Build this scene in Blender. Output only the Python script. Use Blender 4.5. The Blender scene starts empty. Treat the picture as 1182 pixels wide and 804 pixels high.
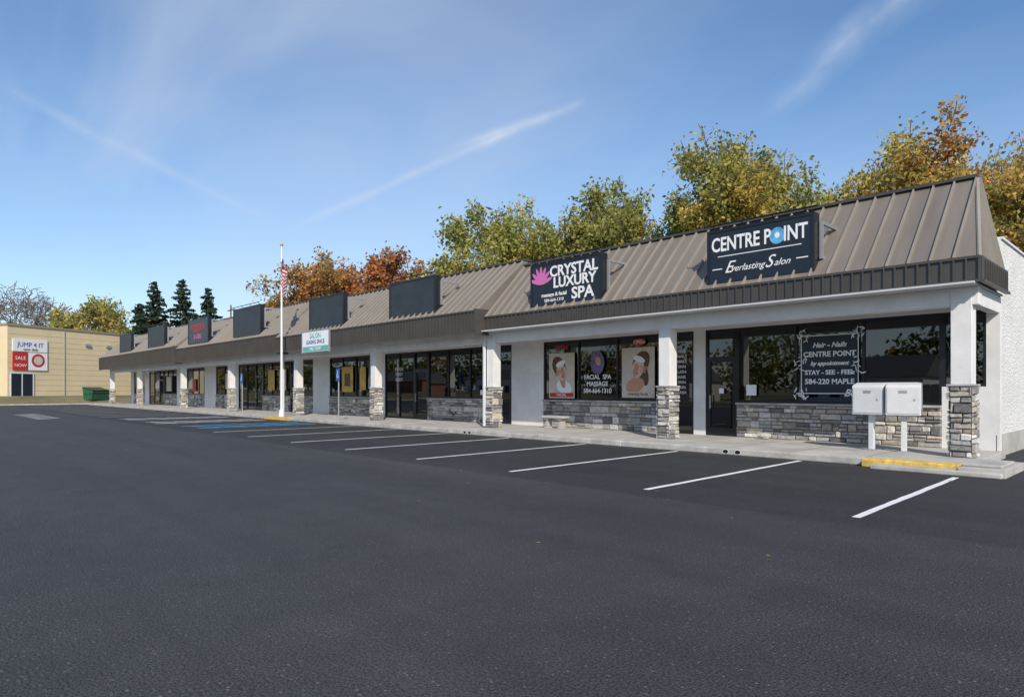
import bpy, math, random
import numpy as np
from mathutils import Vector, Matrix
random.seed(7)
rng = np.random.default_rng(11)
sc = bpy.context.scene
sc.view_settings.view_transform='Standard'; sc.view_settings.look='None'; sc.view_settings.exposure=0

# ------------------------------------------------------------------ helpers
def link(o, parent=None):
    sc.collection.objects.link(o)
    if parent is not None: o.parent = parent
    return o
def empty(name, loc=(0,0,0), rz=0):
    e = bpy.data.objects.new(name, None); e.location = loc; e.rotation_euler[2]=rz
    e.empty_display_size=.2
    return link(e)
def meshobj(name, verts, faces, mat=None, parent=None, smooth=False, cols=None):
    me = bpy.data.meshes.new(name); me.from_pydata([tuple(v) for v in verts], [], faces); me.update()
    if mat: me.materials.append(mat)
    if cols is not None:
        a = me.color_attributes.new('Col','FLOAT_COLOR','POINT')
        a.data.foreach_set('color', np.asarray(cols,dtype=np.float32).ravel())
    if smooth:
        for p in me.polygons: p.use_smooth=True
    return link(bpy.data.objects.new(name, me), parent)
def fastmesh(name, V, F, mat, parent=None, cols=None, smooth=False):
    me = bpy.data.meshes.new(name)
    V=np.asarray(V,dtype=np.float32); F=np.asarray(F,dtype=np.int32)
    me.vertices.add(len(V)); me.vertices.foreach_set('co',V.ravel())
    me.loops.add(F.size); me.loops.foreach_set('vertex_index',F.ravel())
    me.polygons.add(len(F))
    me.polygons.foreach_set('loop_start',np.arange(0,F.size,F.shape[1],dtype=np.int32))
    me.polygons.foreach_set('loop_total',np.full(len(F),F.shape[1],dtype=np.int32))
    if smooth: me.polygons.foreach_set('use_smooth',np.ones(len(F),dtype=bool))
    me.update(calc_edges=True)
    me.materials.append(mat)
    if cols is not None:
        a = me.color_attributes.new('Col','FLOAT_COLOR','POINT')
        a.data.foreach_set('color', np.asarray(cols,dtype=np.float32).ravel())
    return link(bpy.data.objects.new(name, me), parent)
BF=[(0,3,2,1),(4,5,6,7),(0,1,5,4),(1,2,6,5),(2,3,7,6),(3,0,4,7)]
def boxes(name, lst, mat, parent=None, bevel=0):
    V=[];F=[]
    for (x0,x1,y0,y1,z0,z1) in lst:
        b=len(V)
        x0,x1=min(x0,x1),max(x0,x1); y0,y1=min(y0,y1),max(y0,y1); z0,z1=min(z0,z1),max(z0,z1)
        V+= [(x0,y0,z0),(x1,y0,z0),(x1,y1,z0),(x0,y1,z0),(x0,y0,z1),(x1,y0,z1),(x1,y1,z1),(x0,y1,z1)]
        F+= [tuple(b+i for i in f) for f in BF]
    o=meshobj(name,V,F,mat,parent)
    if bevel:
        m=o.modifiers.new('b','BEVEL'); m.width=bevel; m.segments=2
    return o
def cyl(name,p,q,r0,r1,mat,parent=None,n=14):
    p=Vector(p);q=Vector(q);d=(q-p).normalized();a=d.orthogonal().normalized();b=d.cross(a)
    V=[];F=[]
    for k,(c,r) in enumerate(((p,r0),(q,r1))):
        for i in range(n):
            t=2*math.pi*i/n; V.append(c+a*math.cos(t)*r+b*math.sin(t)*r)
    for i in range(n): F.append((i,(i+1)%n,n+(i+1)%n,n+i))
    F.append(tuple(range(n))[::-1]); F.append(tuple(range(n,2*n)))
    return meshobj(name,V,F,mat,parent)
def disc(name,cx,y,cz,rx,rz,mat,parent,n=28,tilt=0,a0=0,a1=2*math.pi):
    V=[]
    m=n if a1-a0>6.28 else n+1
    for i in range(m):
        t=a0+(a1-a0)*i/n; u=rx*math.cos(t); v=rz*math.sin(t)
        V.append((cx+u*math.cos(tilt)-v*math.sin(tilt),y,cz+u*math.sin(tilt)+v*math.cos(tilt)))
    return meshobj(name,V,[tuple(range(m))],mat,parent)
def sheet(name,pts,z,mat,parent=None):
    return meshobj(name,[(x,y,z) for x,y in pts],[tuple(range(len(pts)))],mat,parent)
def text(name,s,x,y,z,size,mat,parent,ext=.004,align='CENTER',sx=1,shear=0,off=0):
    c=bpy.data.curves.new(name,'FONT'); c.body=s; c.size=size; c.extrude=ext; c.align_x=align; c.align_y='CENTER'
    c.shear=shear; c.offset=off; c.resolution_u=3
    c.materials.append(mat)
    o=bpy.data.objects.new(name,c); o.location=(x,y,z); o.rotation_euler=(math.radians(90),0,0); o.scale=(sx,1,1)
    return link(o,parent)

# ------------------------------------------------------------------ materials
def newmat(name):
    m=bpy.data.materials.new(name); m.use_nodes=True
    return m, m.node_tree.nodes, m.node_tree.links, m.node_tree.nodes['Principled BSDF']
def simple(name,col,rough=.6,metal=0,var=.12,vscale=3,bump=0,bscale=60,dist=.01,spec=.5,streak=0):
    m,N,L,P=newmat(name)
    P.inputs['Roughness'].default_value=rough; P.inputs['Metallic'].default_value=metal
    P.inputs['Specular IOR Level'].default_value=spec
    tc=N.new('ShaderNodeTexCoord')
    no=N.new('ShaderNodeTexNoise'); no.inputs['Scale'].default_value=vscale; no.inputs['Detail'].default_value=4; no.inputs['Roughness'].default_value=.65
    if streak:
        mp=N.new('ShaderNodeMapping'); mp.inputs['Scale'].default_value=(1,.12,.12) if streak==1 else (1,1,.08); L.new(tc.outputs['Object'],mp.inputs[0]); L.new(mp.outputs[0],no.inputs['Vector'])
    else: L.new(tc.outputs['Object'],no.inputs['Vector'])
    cr=N.new('ShaderNodeValToRGB')
    cr.color_ramp.elements[0].position=.3; cr.color_ramp.elements[1].position=.7
    cr.color_ramp.elements[0].color=(*[c*(1-var) for c in col],1)
    cr.color_ramp.elements[1].color=(*[min(1,c*(1+var)) for c in col],1)
    L.new(no.outputs['Fac'],cr.inputs['Fac']); L.new(cr.outputs['Color'],P.inputs['Base Color'])
    if bump:
        n2=N.new('ShaderNodeTexNoise'); n2.inputs['Scale'].default_value=bscale; n2.inputs['Detail'].default_value=3
        L.new(tc.outputs['Object'],n2.inputs['Vector'])
        b=N.new('ShaderNodeBump'); b.inputs['Strength'].default_value=bump; b.inputs['Distance'].default_value=dist
        L.new(n2.outputs['Fac'],b.inputs['Height']); L.new(b.outputs['Normal'],P.inputs['Normal'])
    return m
def attrmat(name,rough=.85,bump=.4,bscale=25,transl=0):
    m,N,L,P=newmat(name)
    at=N.new('ShaderNodeAttribute'); at.attribute_name='Col'
    P.inputs['Roughness'].default_value=rough; P.inputs['Specular IOR Level'].default_value=.25
    if transl:
        N.remove(P)
        P=N.new('ShaderNodeBsdfDiffuse'); L.new(at.outputs['Color'],P.inputs['Color'])
        tr=N.new('ShaderNodeBsdfTranslucent'); L.new(at.outputs['Color'],tr.inputs['Color'])
        mx=N.new('ShaderNodeMixShader'); mx.inputs[0].default_value=transl
        L.new(P.outputs[0],mx.inputs[1]); L.new(tr.outputs[0],mx.inputs[2])
        L.new(mx.outputs[0],N['Material Output'].inputs['Surface'])
    else:
        tc=N.new('ShaderNodeTexCoord')
        no=N.new('ShaderNodeTexNoise'); no.inputs['Scale'].default_value=bscale; no.inputs['Detail'].default_value=5; no.inputs['Roughness'].default_value=.7
        L.new(tc.outputs['Object'],no.inputs['Vector'])
        mr=N.new('ShaderNodeMapRange'); mr.inputs[1].default_value=.3; mr.inputs[2].default_value=.7; mr.inputs[3].default_value=.6; mr.inputs[4].default_value=1.35
        L.new(no.outputs['Fac'],mr.inputs[0])
        mu=N.new('ShaderNodeVectorMath'); mu.operation='SCALE'
        L.new(at.outputs['Color'],mu.inputs[0]); L.new(mr.outputs[0],mu.inputs['Scale']); L.new(mu.outputs[0],P.inputs['Base Color'])
        b=N.new('ShaderNodeBump'); b.inputs['Strength'].default_value=bump; b.inputs['Distance'].default_value=.03
        L.new(no.outputs['Fac'],b.inputs['Height']); L.new(b.outputs['Normal'],P.inputs['Normal'])
    return m

M_stucco=simple('white_stucco',(.74,.73,.71),.9,var=.09,vscale=1.5,bump=.6,bscale=70,dist=.02)
M_endst=simple('end_wall_stucco',(.75,.74,.71),.95,var=.08,vscale=1,bump=1,bscale=22,dist=.06)
M_trim=simple('white_trim',(.66,.68,.70),.6,var=.04)
M_soffit=simple('soffit',(.55,.56,.57),.7,var=.04)
M_roof=simple('standing_seam_metal',(.205,.178,.148),.45,metal=.15,var=.16,vscale=2.2,streak=1)
M_rib=simple('standing_seam_rib',(.29,.26,.22),.45,metal=.15,var=.10,vscale=1)
M_roofd=simple('roof_trim_metal',(.075,.068,.061),.45,metal=.2,var=.14,vscale=1)
M_black=simple('black_frame',(.012,.012,.013),.35,var=.1)
M_signface=simple('sign_face',(.012,.018,.028),.35,var=.15)
M_signblank=simple('sign_face_blank',(.028,.034,.042),.5,var=.25,vscale=2)
M_white=simple('white_lettering',(.8,.8,.8),.5,var=.02)
M_pink=simple('pink_lettering',(.60,.16,.40),.5,var=.02)
M_redt=simple('red_lettering',(.5,.03,.03),.5,var=.02)
M_blueg=simple('blue_globe',(.12,.4,.65),.4,var=.35,vscale=9)
M_metal=simple('galvanised_metal',(.45,.46,.47),.4,metal=.6,var=.08)
M_conc=simple('concrete',(.42,.40,.365),.9,var=.2,vscale=1.2,bump=.25,bscale=90)
M_curb=simple('curb_concrete',(.40,.385,.35),.9,var=.32,vscale=2.5,bump=.3,bscale=60)
M_yel=simple('yellow_paint',(.62,.42,.10),.8,var=.4,vscale=8,bump=.2)
M_box=simple('mailbox_paint',(.60,.61,.61),.45,var=.06,vscale=4)
M_mortar=simple('mortar',(.12,.115,.11),.95,var=.2)
M_stone=attrmat('ledge_stone',.85,.6,14)
M_inter=simple('interior_wall',(.25,.22,.19),.8,var=.1)
M_interd=simple('interior_dark',(.06,.055,.05),.8,var=.3)
M_carp=simple('interior_floor',(.12,.10,.085),.6,var=.2)
M_flatroof=simple('flat_roof',(.12,.12,.12),.9)
M_beige=simple('beige_block',(.68,.56,.35),.85,var=.06,vscale=.4,bump=.2,bscale=20)
M_green=simple('dumpster_green',(.02,.10,.05),.5,var=.2)
M_bluesign=simple('blue_sign',(.02,.10,.36),.4,var=.05)
M_teal=simple('teal_print',(.10,.42,.38),.5,var=.05)
M_skin=simple('poster_skin',(.50,.27,.17),.5,var=.12,vscale=4)
M_skinl=simple('poster_skin_light',(.66,.47,.36),.5,var=.1,vscale=6)
M_tan=simple('poster_cream',(.58,.50,.42),.5,var=.15,vscale=2)
M_hair=simple('poster_hair',(.10,.05,.025),.5,var=.4,vscale=9)
M_gold=simple('poster_yellow',(.5,.33,.06),.5,var=.3,vscale=3)
M_bluep=simple('blue_paint',(.06,.35,.62),.8,var=.15,vscale=5)
M_rock=simple('pale_rock',(.5,.49,.46),.9,var=.25,vscale=10,bump=.8,bscale=25,dist=.03)
M_leaf=attrmat('leaves',.7,transl=.45)
M_bark=attrmat('bark',.9,.5,20)
M_cloth=attrmat('flag_cloth',.8,transl=.2)

# tinted storefront glass
M_glass,N,L,P=newmat('storefront_glass')
N.remove(P)
tr=N.new('ShaderNodeBsdfTransparent'); tr.inputs[0].default_value=(.17,.175,.18,1)
gl=N.new('ShaderNodeBsdfGlossy'); gl.inputs['Roughness'].default_value=.012; gl.inputs['Color'].default_value=(.85,.87,.9,1)
fr=N.new('ShaderNodeFresnel'); fr.inputs['IOR'].default_value=1.7
mp=N.new('ShaderNodeMath'); mp.operation='MULTIPLY_ADD'; mp.inputs[1].default_value=1.1; mp.inputs[2].default_value=.04
mx=N.new('ShaderNodeMixShader')
L.new(fr.outputs[0],mp.inputs[0]); L.new(mp.outputs[0],mx.inputs[0]); L.new(tr.outputs[0],mx.inputs[1]); L.new(gl.outputs[0],mx.inputs[2])
L.new(mx.outputs[0],N['Material Output'].inputs['Surface'])

def noise(scale,det=5,rough=.6,vec=None):
    n=N.new('ShaderNodeTexNoise'); n.inputs['Scale'].default_value=scale; n.inputs['Detail'].default_value=det; n.inputs['Roughness'].default_value=rough
    L.new(vec or tc.outputs['Object'],n.inputs['Vector']); return n
def mapr(src,a,b,c,d):
    m=N.new('ShaderNodeMapRange'); 
    for i,v in enumerate((a,b,c,d)): m.inputs[i+1].default_value=v
    L.new(src,m.inputs[0]); return m.outputs[0]
def math2(op,a,b):
    m=N.new('ShaderNodeMath'); m.operation=op
    for i,v in enumerate((a,b)):
        if isinstance(v,(int,float)): m.inputs[i].default_value=v
        else: L.new(v,m.inputs[i])
    return m.outputs[0]
# asphalt
M_asph,N,L,P=newmat('sealed_asphalt')
tc=N.new('ShaderNodeTexCoord')
n1=noise(.22,5,.65); n2=noise(2.2,4,.7); n3=noise(60,2,.8)
mp=N.new('ShaderNodeMapping'); mp.inputs['Scale'].default_value=(.04,.9,1); L.new(tc.outputs['Object'],mp.inputs[0])
n5=noise(1.0,3,.6,mp.outputs[0])
vo=N.new('ShaderNodeTexVoronoi'); vo.inputs['Scale'].default_value=38; L.new(tc.outputs['Object'],vo.inputs['Vector'])
sx=N.new('ShaderNodeSeparateXYZ'); L.new(tc.outputs['Object'],sx.inputs[0])
yy=math2('ADD',sx.outputs[1],math2('MULTIPLY',math2('SUBTRACT',n2.outputs['Fac'],.5),.25))
stall=mapr(yy,7.62,7.78,1.0,.72)
f=math2('MULTIPLY',mapr(n1.outputs['Fac'],.3,.7,.80,1.2),mapr(n2.outputs['Fac'],.25,.75,.84,1.16))
f=math2('MULTIPLY',f,mapr(n5.outputs['Fac'],.3,.7,.86,1.14))
f=math2('MULTIPLY',f,mapr(n3.outputs['Fac'],.40,.62,.40,1.75))
f=math2('MULTIPLY',f,stall)
vm=N.new('ShaderNodeVectorMath'); vm.operation='SCALE'; vm.inputs[0].default_value=(.045,.0445,.0455); L.new(f,vm.inputs['Scale'])
spk=N.new('ShaderNodeVectorMath'); spk.operation='ADD'; L.new(vm.outputs[0],spk.inputs[0])
cw=N.new('ShaderNodeSeparateColor'); L.new(vo.outputs['Color'],cw.inputs[0])
sp=math2('MULTIPLY',math2('GREATER_THAN',cw.outputs[0],.92),mapr(vo.outputs['Distance'],.15,.4,.10,0))
cmb=N.new('ShaderNodeCombineXYZ'); [L.new(sp,cmb.inputs[i]) for i in range(3)]; L.new(cmb.outputs[0],spk.inputs[1])
L.new(spk.outputs[0],P.inputs['Base Color'])
L.new(mapr(n1.outputs['Fac'],.3,.7,.62,.8),P.inputs['Roughness']); P.inputs['Specular IOR Level'].default_value=.4
b=N.new('ShaderNodeBump'); b.inputs['Strength'].default_value=1.0; b.inputs['Distance'].default_value=.02
L.new(n3.outputs['Fac'],b.inputs['Height']); L.new(b.outputs['Normal'],P.inputs['Normal'])

# road paint (worn)
M_paint,N,L,P=newmat('line_paint')
tc=N.new('ShaderNodeTexCoord')
n1=noise(120,3,.7); n2=noise(5,4,.6)
f=math2('ADD',n1.outputs['Fac'],math2('MULTIPLY',n2.outputs['Fac'],.35))
cr=N.new('ShaderNodeValToRGB'); L.new(f,cr.inputs[0])
cr.color_ramp.elements[0].position=.46; cr.color_ramp.elements[0].color=(.22,.22,.22,1)
cr.color_ramp.elements[1].position=.60; cr.color_ramp.elements[1].color=(.76,.76,.74,1)
L.new(cr.outputs[0],P.inputs['Base Color']); P.inputs['Roughness'].default_value=.8

# grass
M_grass,N,L,P=newmat('grass')
tc=N.new('ShaderNodeTexCoord'); n1=noise(.25,5,.7); n2=noise(12,3,.8)
cr=N.new('ShaderNodeValToRGB'); L.new(math2('ADD',math2('MULTIPLY',n1.outputs['Fac'],.6),math2('MULTIPLY',n2.outputs['Fac'],.4)),cr.inputs[0])
e=cr.color_ramp.elements; e[0].position=.35; e[0].color=(.07,.08,.03,1); e[1].position=.65; e[1].color=(.24,.19,.10,1)
L.new(cr.outputs[0],P.inputs['Base Color']); P.inputs['Roughness'].default_value=1

# ------------------------------------------------------------------ ground
xs=[-1500,-800,-400,-220,-160,-130,-110,-100,-95,-92,-90,-88,-86.5,-85,-83.5,-82,-80.6,-80,-60,-30,0,30,60,150,400,1500]
ys=[-1500,-700,-300,-120,-60,-40,-22,-10,0,5,10,15,20,30,34,36,40,48,60,90,150,400,1500]
def gz(x,y):
    s=min(1,max(0,(-80.6-x)/6)); s=s*s*(3-2*s)
    t=min(1,max(0,(y-35)/20)); t=t*t*(3-2*t)
    return -.02+.87*s+1.2*t*(1-s)
V=[(x,y,gz(x,y)) for y in ys for x in xs]; nx=len(xs)
F=[(j*nx+i,j*nx+i+1,(j+1)*nx+i+1,(j+1)*nx+i) for j in range(len(ys)-1) for i in range(nx-1)]
meshobj('ground',V,F,M_grass,smooth=True)
sheet('parking_lot',[(-80,-22),(40,-22),(40,34),(-80,34)],0,M_asph)
sheet('road',[(-300,-38),(300,-38),(300,-29),(-300,-29)],0,M_asph)
boxes('lot_kerb',[(-80.25,-80,-22,34,-.05,.13)],M_curb)

# parking markings
mk=empty('parking_markings')
def line(name,p,q,w,mat=M_paint,z=.004):
    p=Vector(p);q=Vector(q);d=(q-p).normalized();n=Vector((-d.y,d.x))
    L1=[];L2=[];m=max(2,int((q-p).length/.25))
    for i in range(m+1):
        c=p.lerp(q,i/m); L1.append(tuple(c-n*(w/2+random.uniform(-.006,.006)))); L2.append(tuple(c+n*(w/2+random.uniform(-.006,.006))))
    return sheet(name,L1+L2[::-1],z,mat,mk)
for i,x in enumerate([-2.77,-5.72,-8.7,-11.65,-14.75,-17.85,-21.0,-24.1]):
    line('stall_line_%d'%i,(x+.0,8.2),(x-.08,13.2 if i==0 else 13.93),.10)
line('blue_line_a',(-27.0,8.6),(-27.05,13.6),.22,M_bluep)
line('blue_line_b',(-28.9,8.6),(-28.9,13.6),.22,M_bluep)
for k in range(5): line('blue_hatch_%d'%k,(-28.7,8.9+k*1.0),(-27.15,9.5+k*1.0),.16,M_bluep)
for x in (-32,-33.6,-36.8,-38.4): line('acc_line',(x,8.4),(x,13.4),.15)
for b0 in (-33.5,-38.3):
    for k in range(5): line('acc_hatch',(b0,8.6+k),(b0+1.45,9.3+k),.14)
for k,x in enumerate(np.arange(-42,-74,-3.0)): line('stall_line_far',(x,8.2),(x,13.4),.13)
for k,x in enumerate(np.arange(-47,-78,-3.0)): line('stall_line_mid',(x,-1.5),(x,3.2),.13)
for k in range(6): line('arrow_hatch',(-41-k*1.6,5.2),(-42.3-k*1.6,6.4),.2)

# sidewalk
sw=empty('sidewalk')
boxes('slab',[(-76.5,-2.9,14.16,17.7,.0,.15),(-2.9,-2.22,13.55,15.3,0,.15)],M_conc,sw,.01)
segs=[]; x=-4.55
while x>-76.5:
    segs.append((max(x-3.0,-76.5)+.012,x,14.0,14.16,0,.147)); x-=3.0
boxes('kerb',segs,M_curb,sw,.02)
boxes('joints',[(x-.006,x+.006,14.17,17.68,.1505,.1535) for x in np.arange(-4.6,-76,-1.5)],M_mortar,sw)
boxes('yellow_kerb',[(-4.54,-2.93,13.75,14.15,0,.165)],M_yel,sw,.02)
boxes('end_step',[(-4.3,-2.25,13.45,13.74,0,.09),(-2.88,-2.3,13.76,14.9,.1505,.2)],M_curb,sw,.02)
for cx in (-7.55,-7.25,-17.1,-16.85):
    disc('drain_outlet',cx,13.995,.075,.07,.045,M_black,sw,16); disc('drain_collar',cx,13.997,.075,.085,.055,M_white,sw,16)

# ------------------------------------------------------------------ ledge stone
PAL=[(.46,.44,.41),(.36,.345,.33),(.27,.26,.25),(.54,.51,.46),(.40,.36,.30),(.32,.30,.27),(.60,.58,.54),(.18,.175,.17),(.48,.42,.34),(.40,.39,.38)]
SV=[];SF=[];SC=[]
def stone_panel(o,ax,out,Ln,H):
    o=Vector(o);ax=Vector(ax);out=Vector(out);up=Vector((0,0,1))
    h=0
    def put(a,b_,h,rh):
        d=random.uniform(.015,.065); g=.006; c=.014
        base=len(SV)
        col=random.choice(PAL); k=random.uniform(.8,1.2)
        for (dd,ins) in ((0,0),(d,c)):
            for (ss,hh,ssg,hsg) in ((a,h,1,1),(b_,h,-1,1),(b_,h+rh,-1,-1),(a,h+rh,1,-1)):
                j=random.uniform(-.006,.012); j2=random.uniform(-.006,.012)
                p=o+ax*(ss+ssg*(g+ins+(j if ins else 0)))+up*(hh+hsg*(g+ins+(j2 if ins else 0)))+out*(dd+(random.uniform(-.012,.012) if ins else 0))
                SV.append(p); SC.append((col[0]*k,col[1]*k,col[2]*k,1))
        flip = ax.cross(up).dot(out)<0
        fs=[(4,5,6,7),(0,1,5,4),(1,2,6,5),(2,3,7,6),(3,0,4,7)]
        for f_ in fs:
            f2=tuple(base+i for i in f_); SF.append(f2[::-1] if flip else f2)
    while h<H-.02:
        rh=min(random.choice([.09,.12,.16,.20,.24]),H-h)
        if H-h-rh<.05: rh=H-h
        s=-random.random()*.2
        while s<Ln:
            w=random.uniform(.13,.55)
            a=max(s,0); b_=min(s+w,Ln)
            if Ln-b_<.06: b_=Ln; w=Ln
            if b_-a>.03:
                if rh>.15 and random.random()<.5:
                    t=random.uniform(.35,.65); put(a,b_,h,rh*t)
                    if b_-a>.3 and random.random()<.5:
                        m=a+(b_-a)*random.uniform(.35,.65); put(a,m,h+rh*t,rh*(1-t)); put(m,b_,h+rh*t,rh*(1-t))
                    else: put(a,b_,h+rh*t,rh*(1-t))
                else: put(a,b_,h,rh)
            s+=w
        h+=rh
def flush_stones(name,parent):
    global SV,SF,SC
    meshobj(name,SV,SF,M_stone,parent,cols=SC); SV=[];SF=[];SC=[]

# ------------------------------------------------------------------ building
B=empty('strip_mall_building')
Y0=15.68; YF=17.7
pillars=[-3.26,-10.2,-17.5,-25.4,-33.2,-42.8,-52.4,-64.5,-74.6]
core=[];shaft=[];caps=[]
for x in pillars:
    core.append((x-.19,x+.19,Y0-.19,Y0+.19,.15,1.58))
    shaft.append((x-.18,x+.18,Y0-.18,Y0+.18,1.62,3.56))
    caps.append((x-.245,x+.245,Y0-.245,Y0+.245,1.58,1.62))
    stone_panel((x-.19,Y0-.19,.15),(1,0,0),(0,-1,0),.38,1.43)
    stone_panel((x-.19,Y0+.19,.15),(1,0,0),(0,1,0),.38,1.43)
    stone_panel((x+.19,Y0-.235,.15),(0,1,0),(1,0,0),.47,1.43)
    stone_panel((x-.19,Y0-.235,.15),(0,1,0),(-1,0,0),.47,1.43)
boxes('pillar_core',core,M_mortar,B); boxes('pillar_shaft',shaft,M_stucco,B,.01); boxes('pillar_cap',caps,M_curb,B,.008)
beams=[]
for a,b_ in zip(pillars[:-1],pillars[1:]): beams.append((b_+.18,a-.18,Y0-.15,Y0+.15,3.2,3.56))
beams.append((-3.08,-2.98,Y0-.15,Y0+.15,3.2,3.56))
boxes('canopy_beam',beams,M_stucco,B,.01)
boxes('side_beam',[(-3.2,-3.0,Y0+.19,YF-.01,3.2,3.56)],M_stucco,B,.01)
boxes('soffit',[(-76,-2.95,15.0,YF,3.562,3.6)],M_soffit,B)

segsF=[(-3.0,-3.25,'wall'),(-3.25,-4.1,'winw'),(-4.1,-9.2,'win'),(-9.2,-10.2,'door'),(-10.2,-10.6,'wall'),(-10.6,-11.5,'glass'),(-11.5,-11.8,'wall'),
(-11.8,-16.95,'win'),(-16.95,-18.7,'wall'),(-18.7,-19.8,'door'),(-19.8,-24.3,'win'),(-24.3,-25.4,'door'),(-25.4,-27.9,'glass'),(-27.9,-29.3,'wall'),
(-29.3,-33.6,'win'),(-33.6,-35.6,'wall'),(-35.6,-37.4,'win'),(-37.4,-38.6,'door'),(-38.6,-42.8,'win'),(-42.8,-44,'door'),(-44,-47,'glass'),(-47,-48,'wall'),
(-48,-51.5,'win'),(-51.5,-54,'wall'),(-54,-58.4,'win'),(-58.4,-59.5,'door'),(-59.5,-61,'wall'),(-61,-65,'win'),(-65,-66.2,'door'),(-66.2,-69.5,'glass'),(-69.5,-71,'wall'),(-71,-75,'win'),(-75,-76,'wall')]
wall=[];frame=[];glass=[];core=[];sill=[];knob=[]
T=3.3
for (a,b_,t) in segsF:
    x1,x0=a,b_; w=x1-x0
    if t=='wall': wall.append((x0,x1,YF,YF+.2,.15,T)); continue
    zb=.15
    if t=='win':
        core.append((x0,x1,YF,YF+.2,.15,1.08)); sill.append((x0,x1,YF-.08,YF+.05,1.08,1.14)); zb=1.14
        stone_panel((x0+.0,YF,.15),(1,0,0),(0,-1,0),w,.93)
    if t=='winw':
        wall.append((x0,x1,YF,YF+.2,.15,1.58)); zb=1.58
    fw=.06; yf0,yf1=YF+.02,YF+.13
    frame += [(x0,x1,yf0,yf1,zb,zb+.07),(x0,x1,yf0,yf1,T-.08,T),(x0,x0+fw,yf0,yf1,zb+.07,T-.08),(x1-fw,x1,yf0,yf1,zb+.07,T-.08)]
    edges=[x0+fw,x1-fw]
    if t in('win','winw','glass'):
        n=max(1,round(w/1.55)); edges=[x0+fw]
        for i in range(1,n):
            xm=x0+w*i/n; frame.append((xm-.028,xm+.028,yf0,yf1,zb+.07,T-.08)); edges.append(xm)
        edges.append(x1-fw)
        for p,q in zip(edges[:-1],edges[1:]): glass.append((p,q,YF+.07,zb+.07,T-.08))
    if t=='glass': frame.append((x0+fw,x1-fw,yf0+.02,yf1-.02,1.2,1.25))
    if t=='door':
        frame.append((x0+fw,x1-fw,yf0,yf1,2.42,2.49))
        frame += [(x0+fw,x0+fw+.08,yf0+.01,yf1-.01,.17,2.42),(x1-fw-.08,x1-fw,yf0+.01,yf1-.01,.17,2.42),(x0+fw+.08,x1-fw-.08,yf0+.01,yf1-.01,.17,.38),(x0+fw+.08,x1-fw-.08,yf0+.01,yf1-.01,2.33,2.42)]
        knob.append((x0+fw+.10,x0+fw+.13,YF-.05,YF-.02,.95,1.35)); knob.append((x0+fw+.11,x0+fw+.12,YF-.03,YF+.06,1.0,1.02)); knob.append((x0+fw+.11,x0+fw+.12,YF-.03,YF+.06,1.28,1.3))
        glass.append((x0+fw,x1-fw,YF+.075,.2,T-.08))
boxes('front_wall',wall+[(-76,-3.0,YF,YF+.2,T,3.561)],M_stucco,B)
boxes('upper_wall',[(-76,-3.07,YF,YF+.2,3.601,4.88)],M_stucco,B)
boxes('window_frames',frame,M_black,B); boxes('knee_wall_core',core,M_mortar,B); boxes('window_sills',sill,M_curb,B,.01)
boxes('door_handles',knob,M_metal,B)
V=[];F=[]
for (x0,x1,y,z0,z1) in glass:
    b0=len(V); j=random.uniform(-.007,.007); k=random.uniform(-.008,.008); V+=[(x0,y+j,z0),(x1,y-j,z0),(x1,y-j+k,z1),(x0,y+j+k,z1)]; F.append((b0,b0+1,b0+2,b0+3))
meshobj('storefront_glazing',V,F,M_glass,B)
flush_stones('ledge_stone_veneer',B)
boxes('interior_floor',[(-75.8,-3.3,YF+.2,25,.1,.15)],M_carp,B)
boxes('interior_back_wall',[(-75.8,-3.3,25,25.1,.15,3.5)],M_inter,B)
boxes('partitions',[(x-.07,x+.07,YF+.2,25,.15,3.5) for x in (-11.65,-18.6,-28.5,-34.5,-47.5,-52.8,-60.2,-70.2)],M_inter,B)
furn=[]
x=-4.5
while x>-74:
    w=random.uniform(.6,1.8); y=random.uniform(19,23.5); furn.append((x-w,x,y,y+.6,.15,random.uniform(.7,1.6))); x-=w+random.uniform(.8,2)
boxes('interior_furniture',furn,M_interd,B)
boxes('ceiling',[(-75.8,-3.3,YF+.2,25.1,3.5,3.55)],M_inter,B)
boxes('end_wall',[(-3.27,-3.07,YF+.2,33,0,4.93)],M_endst,B)
boxes('end_wall_west',[(-76,-75.8,YF+.2,33,0,4.93)],M_endst,B)
boxes('back_wall',[(-75.8,-3.27,32.8,33,0,4.93)],M_endst,B)
boxes('flat_roof',[(-75.8,-3.27,YF+.2,32.8,4.6,4.7)],M_flatroof,B)
boxes('parapet_coping',[(-3.30,-3.03,YF+.5,33.05,4.93,4.98)],M_trim,B)
boxes('end_wall_base',[(-3.07,-3.055,YF+.0,33,0,.5)],M_conc,B)
for x in np.arange(-6.8,-74,-7.4):
    cyl('soffit_fixture',(x,16.7,3.50),(x,16.7,3.561),.12,.15,M_trim,B,12)

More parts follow.
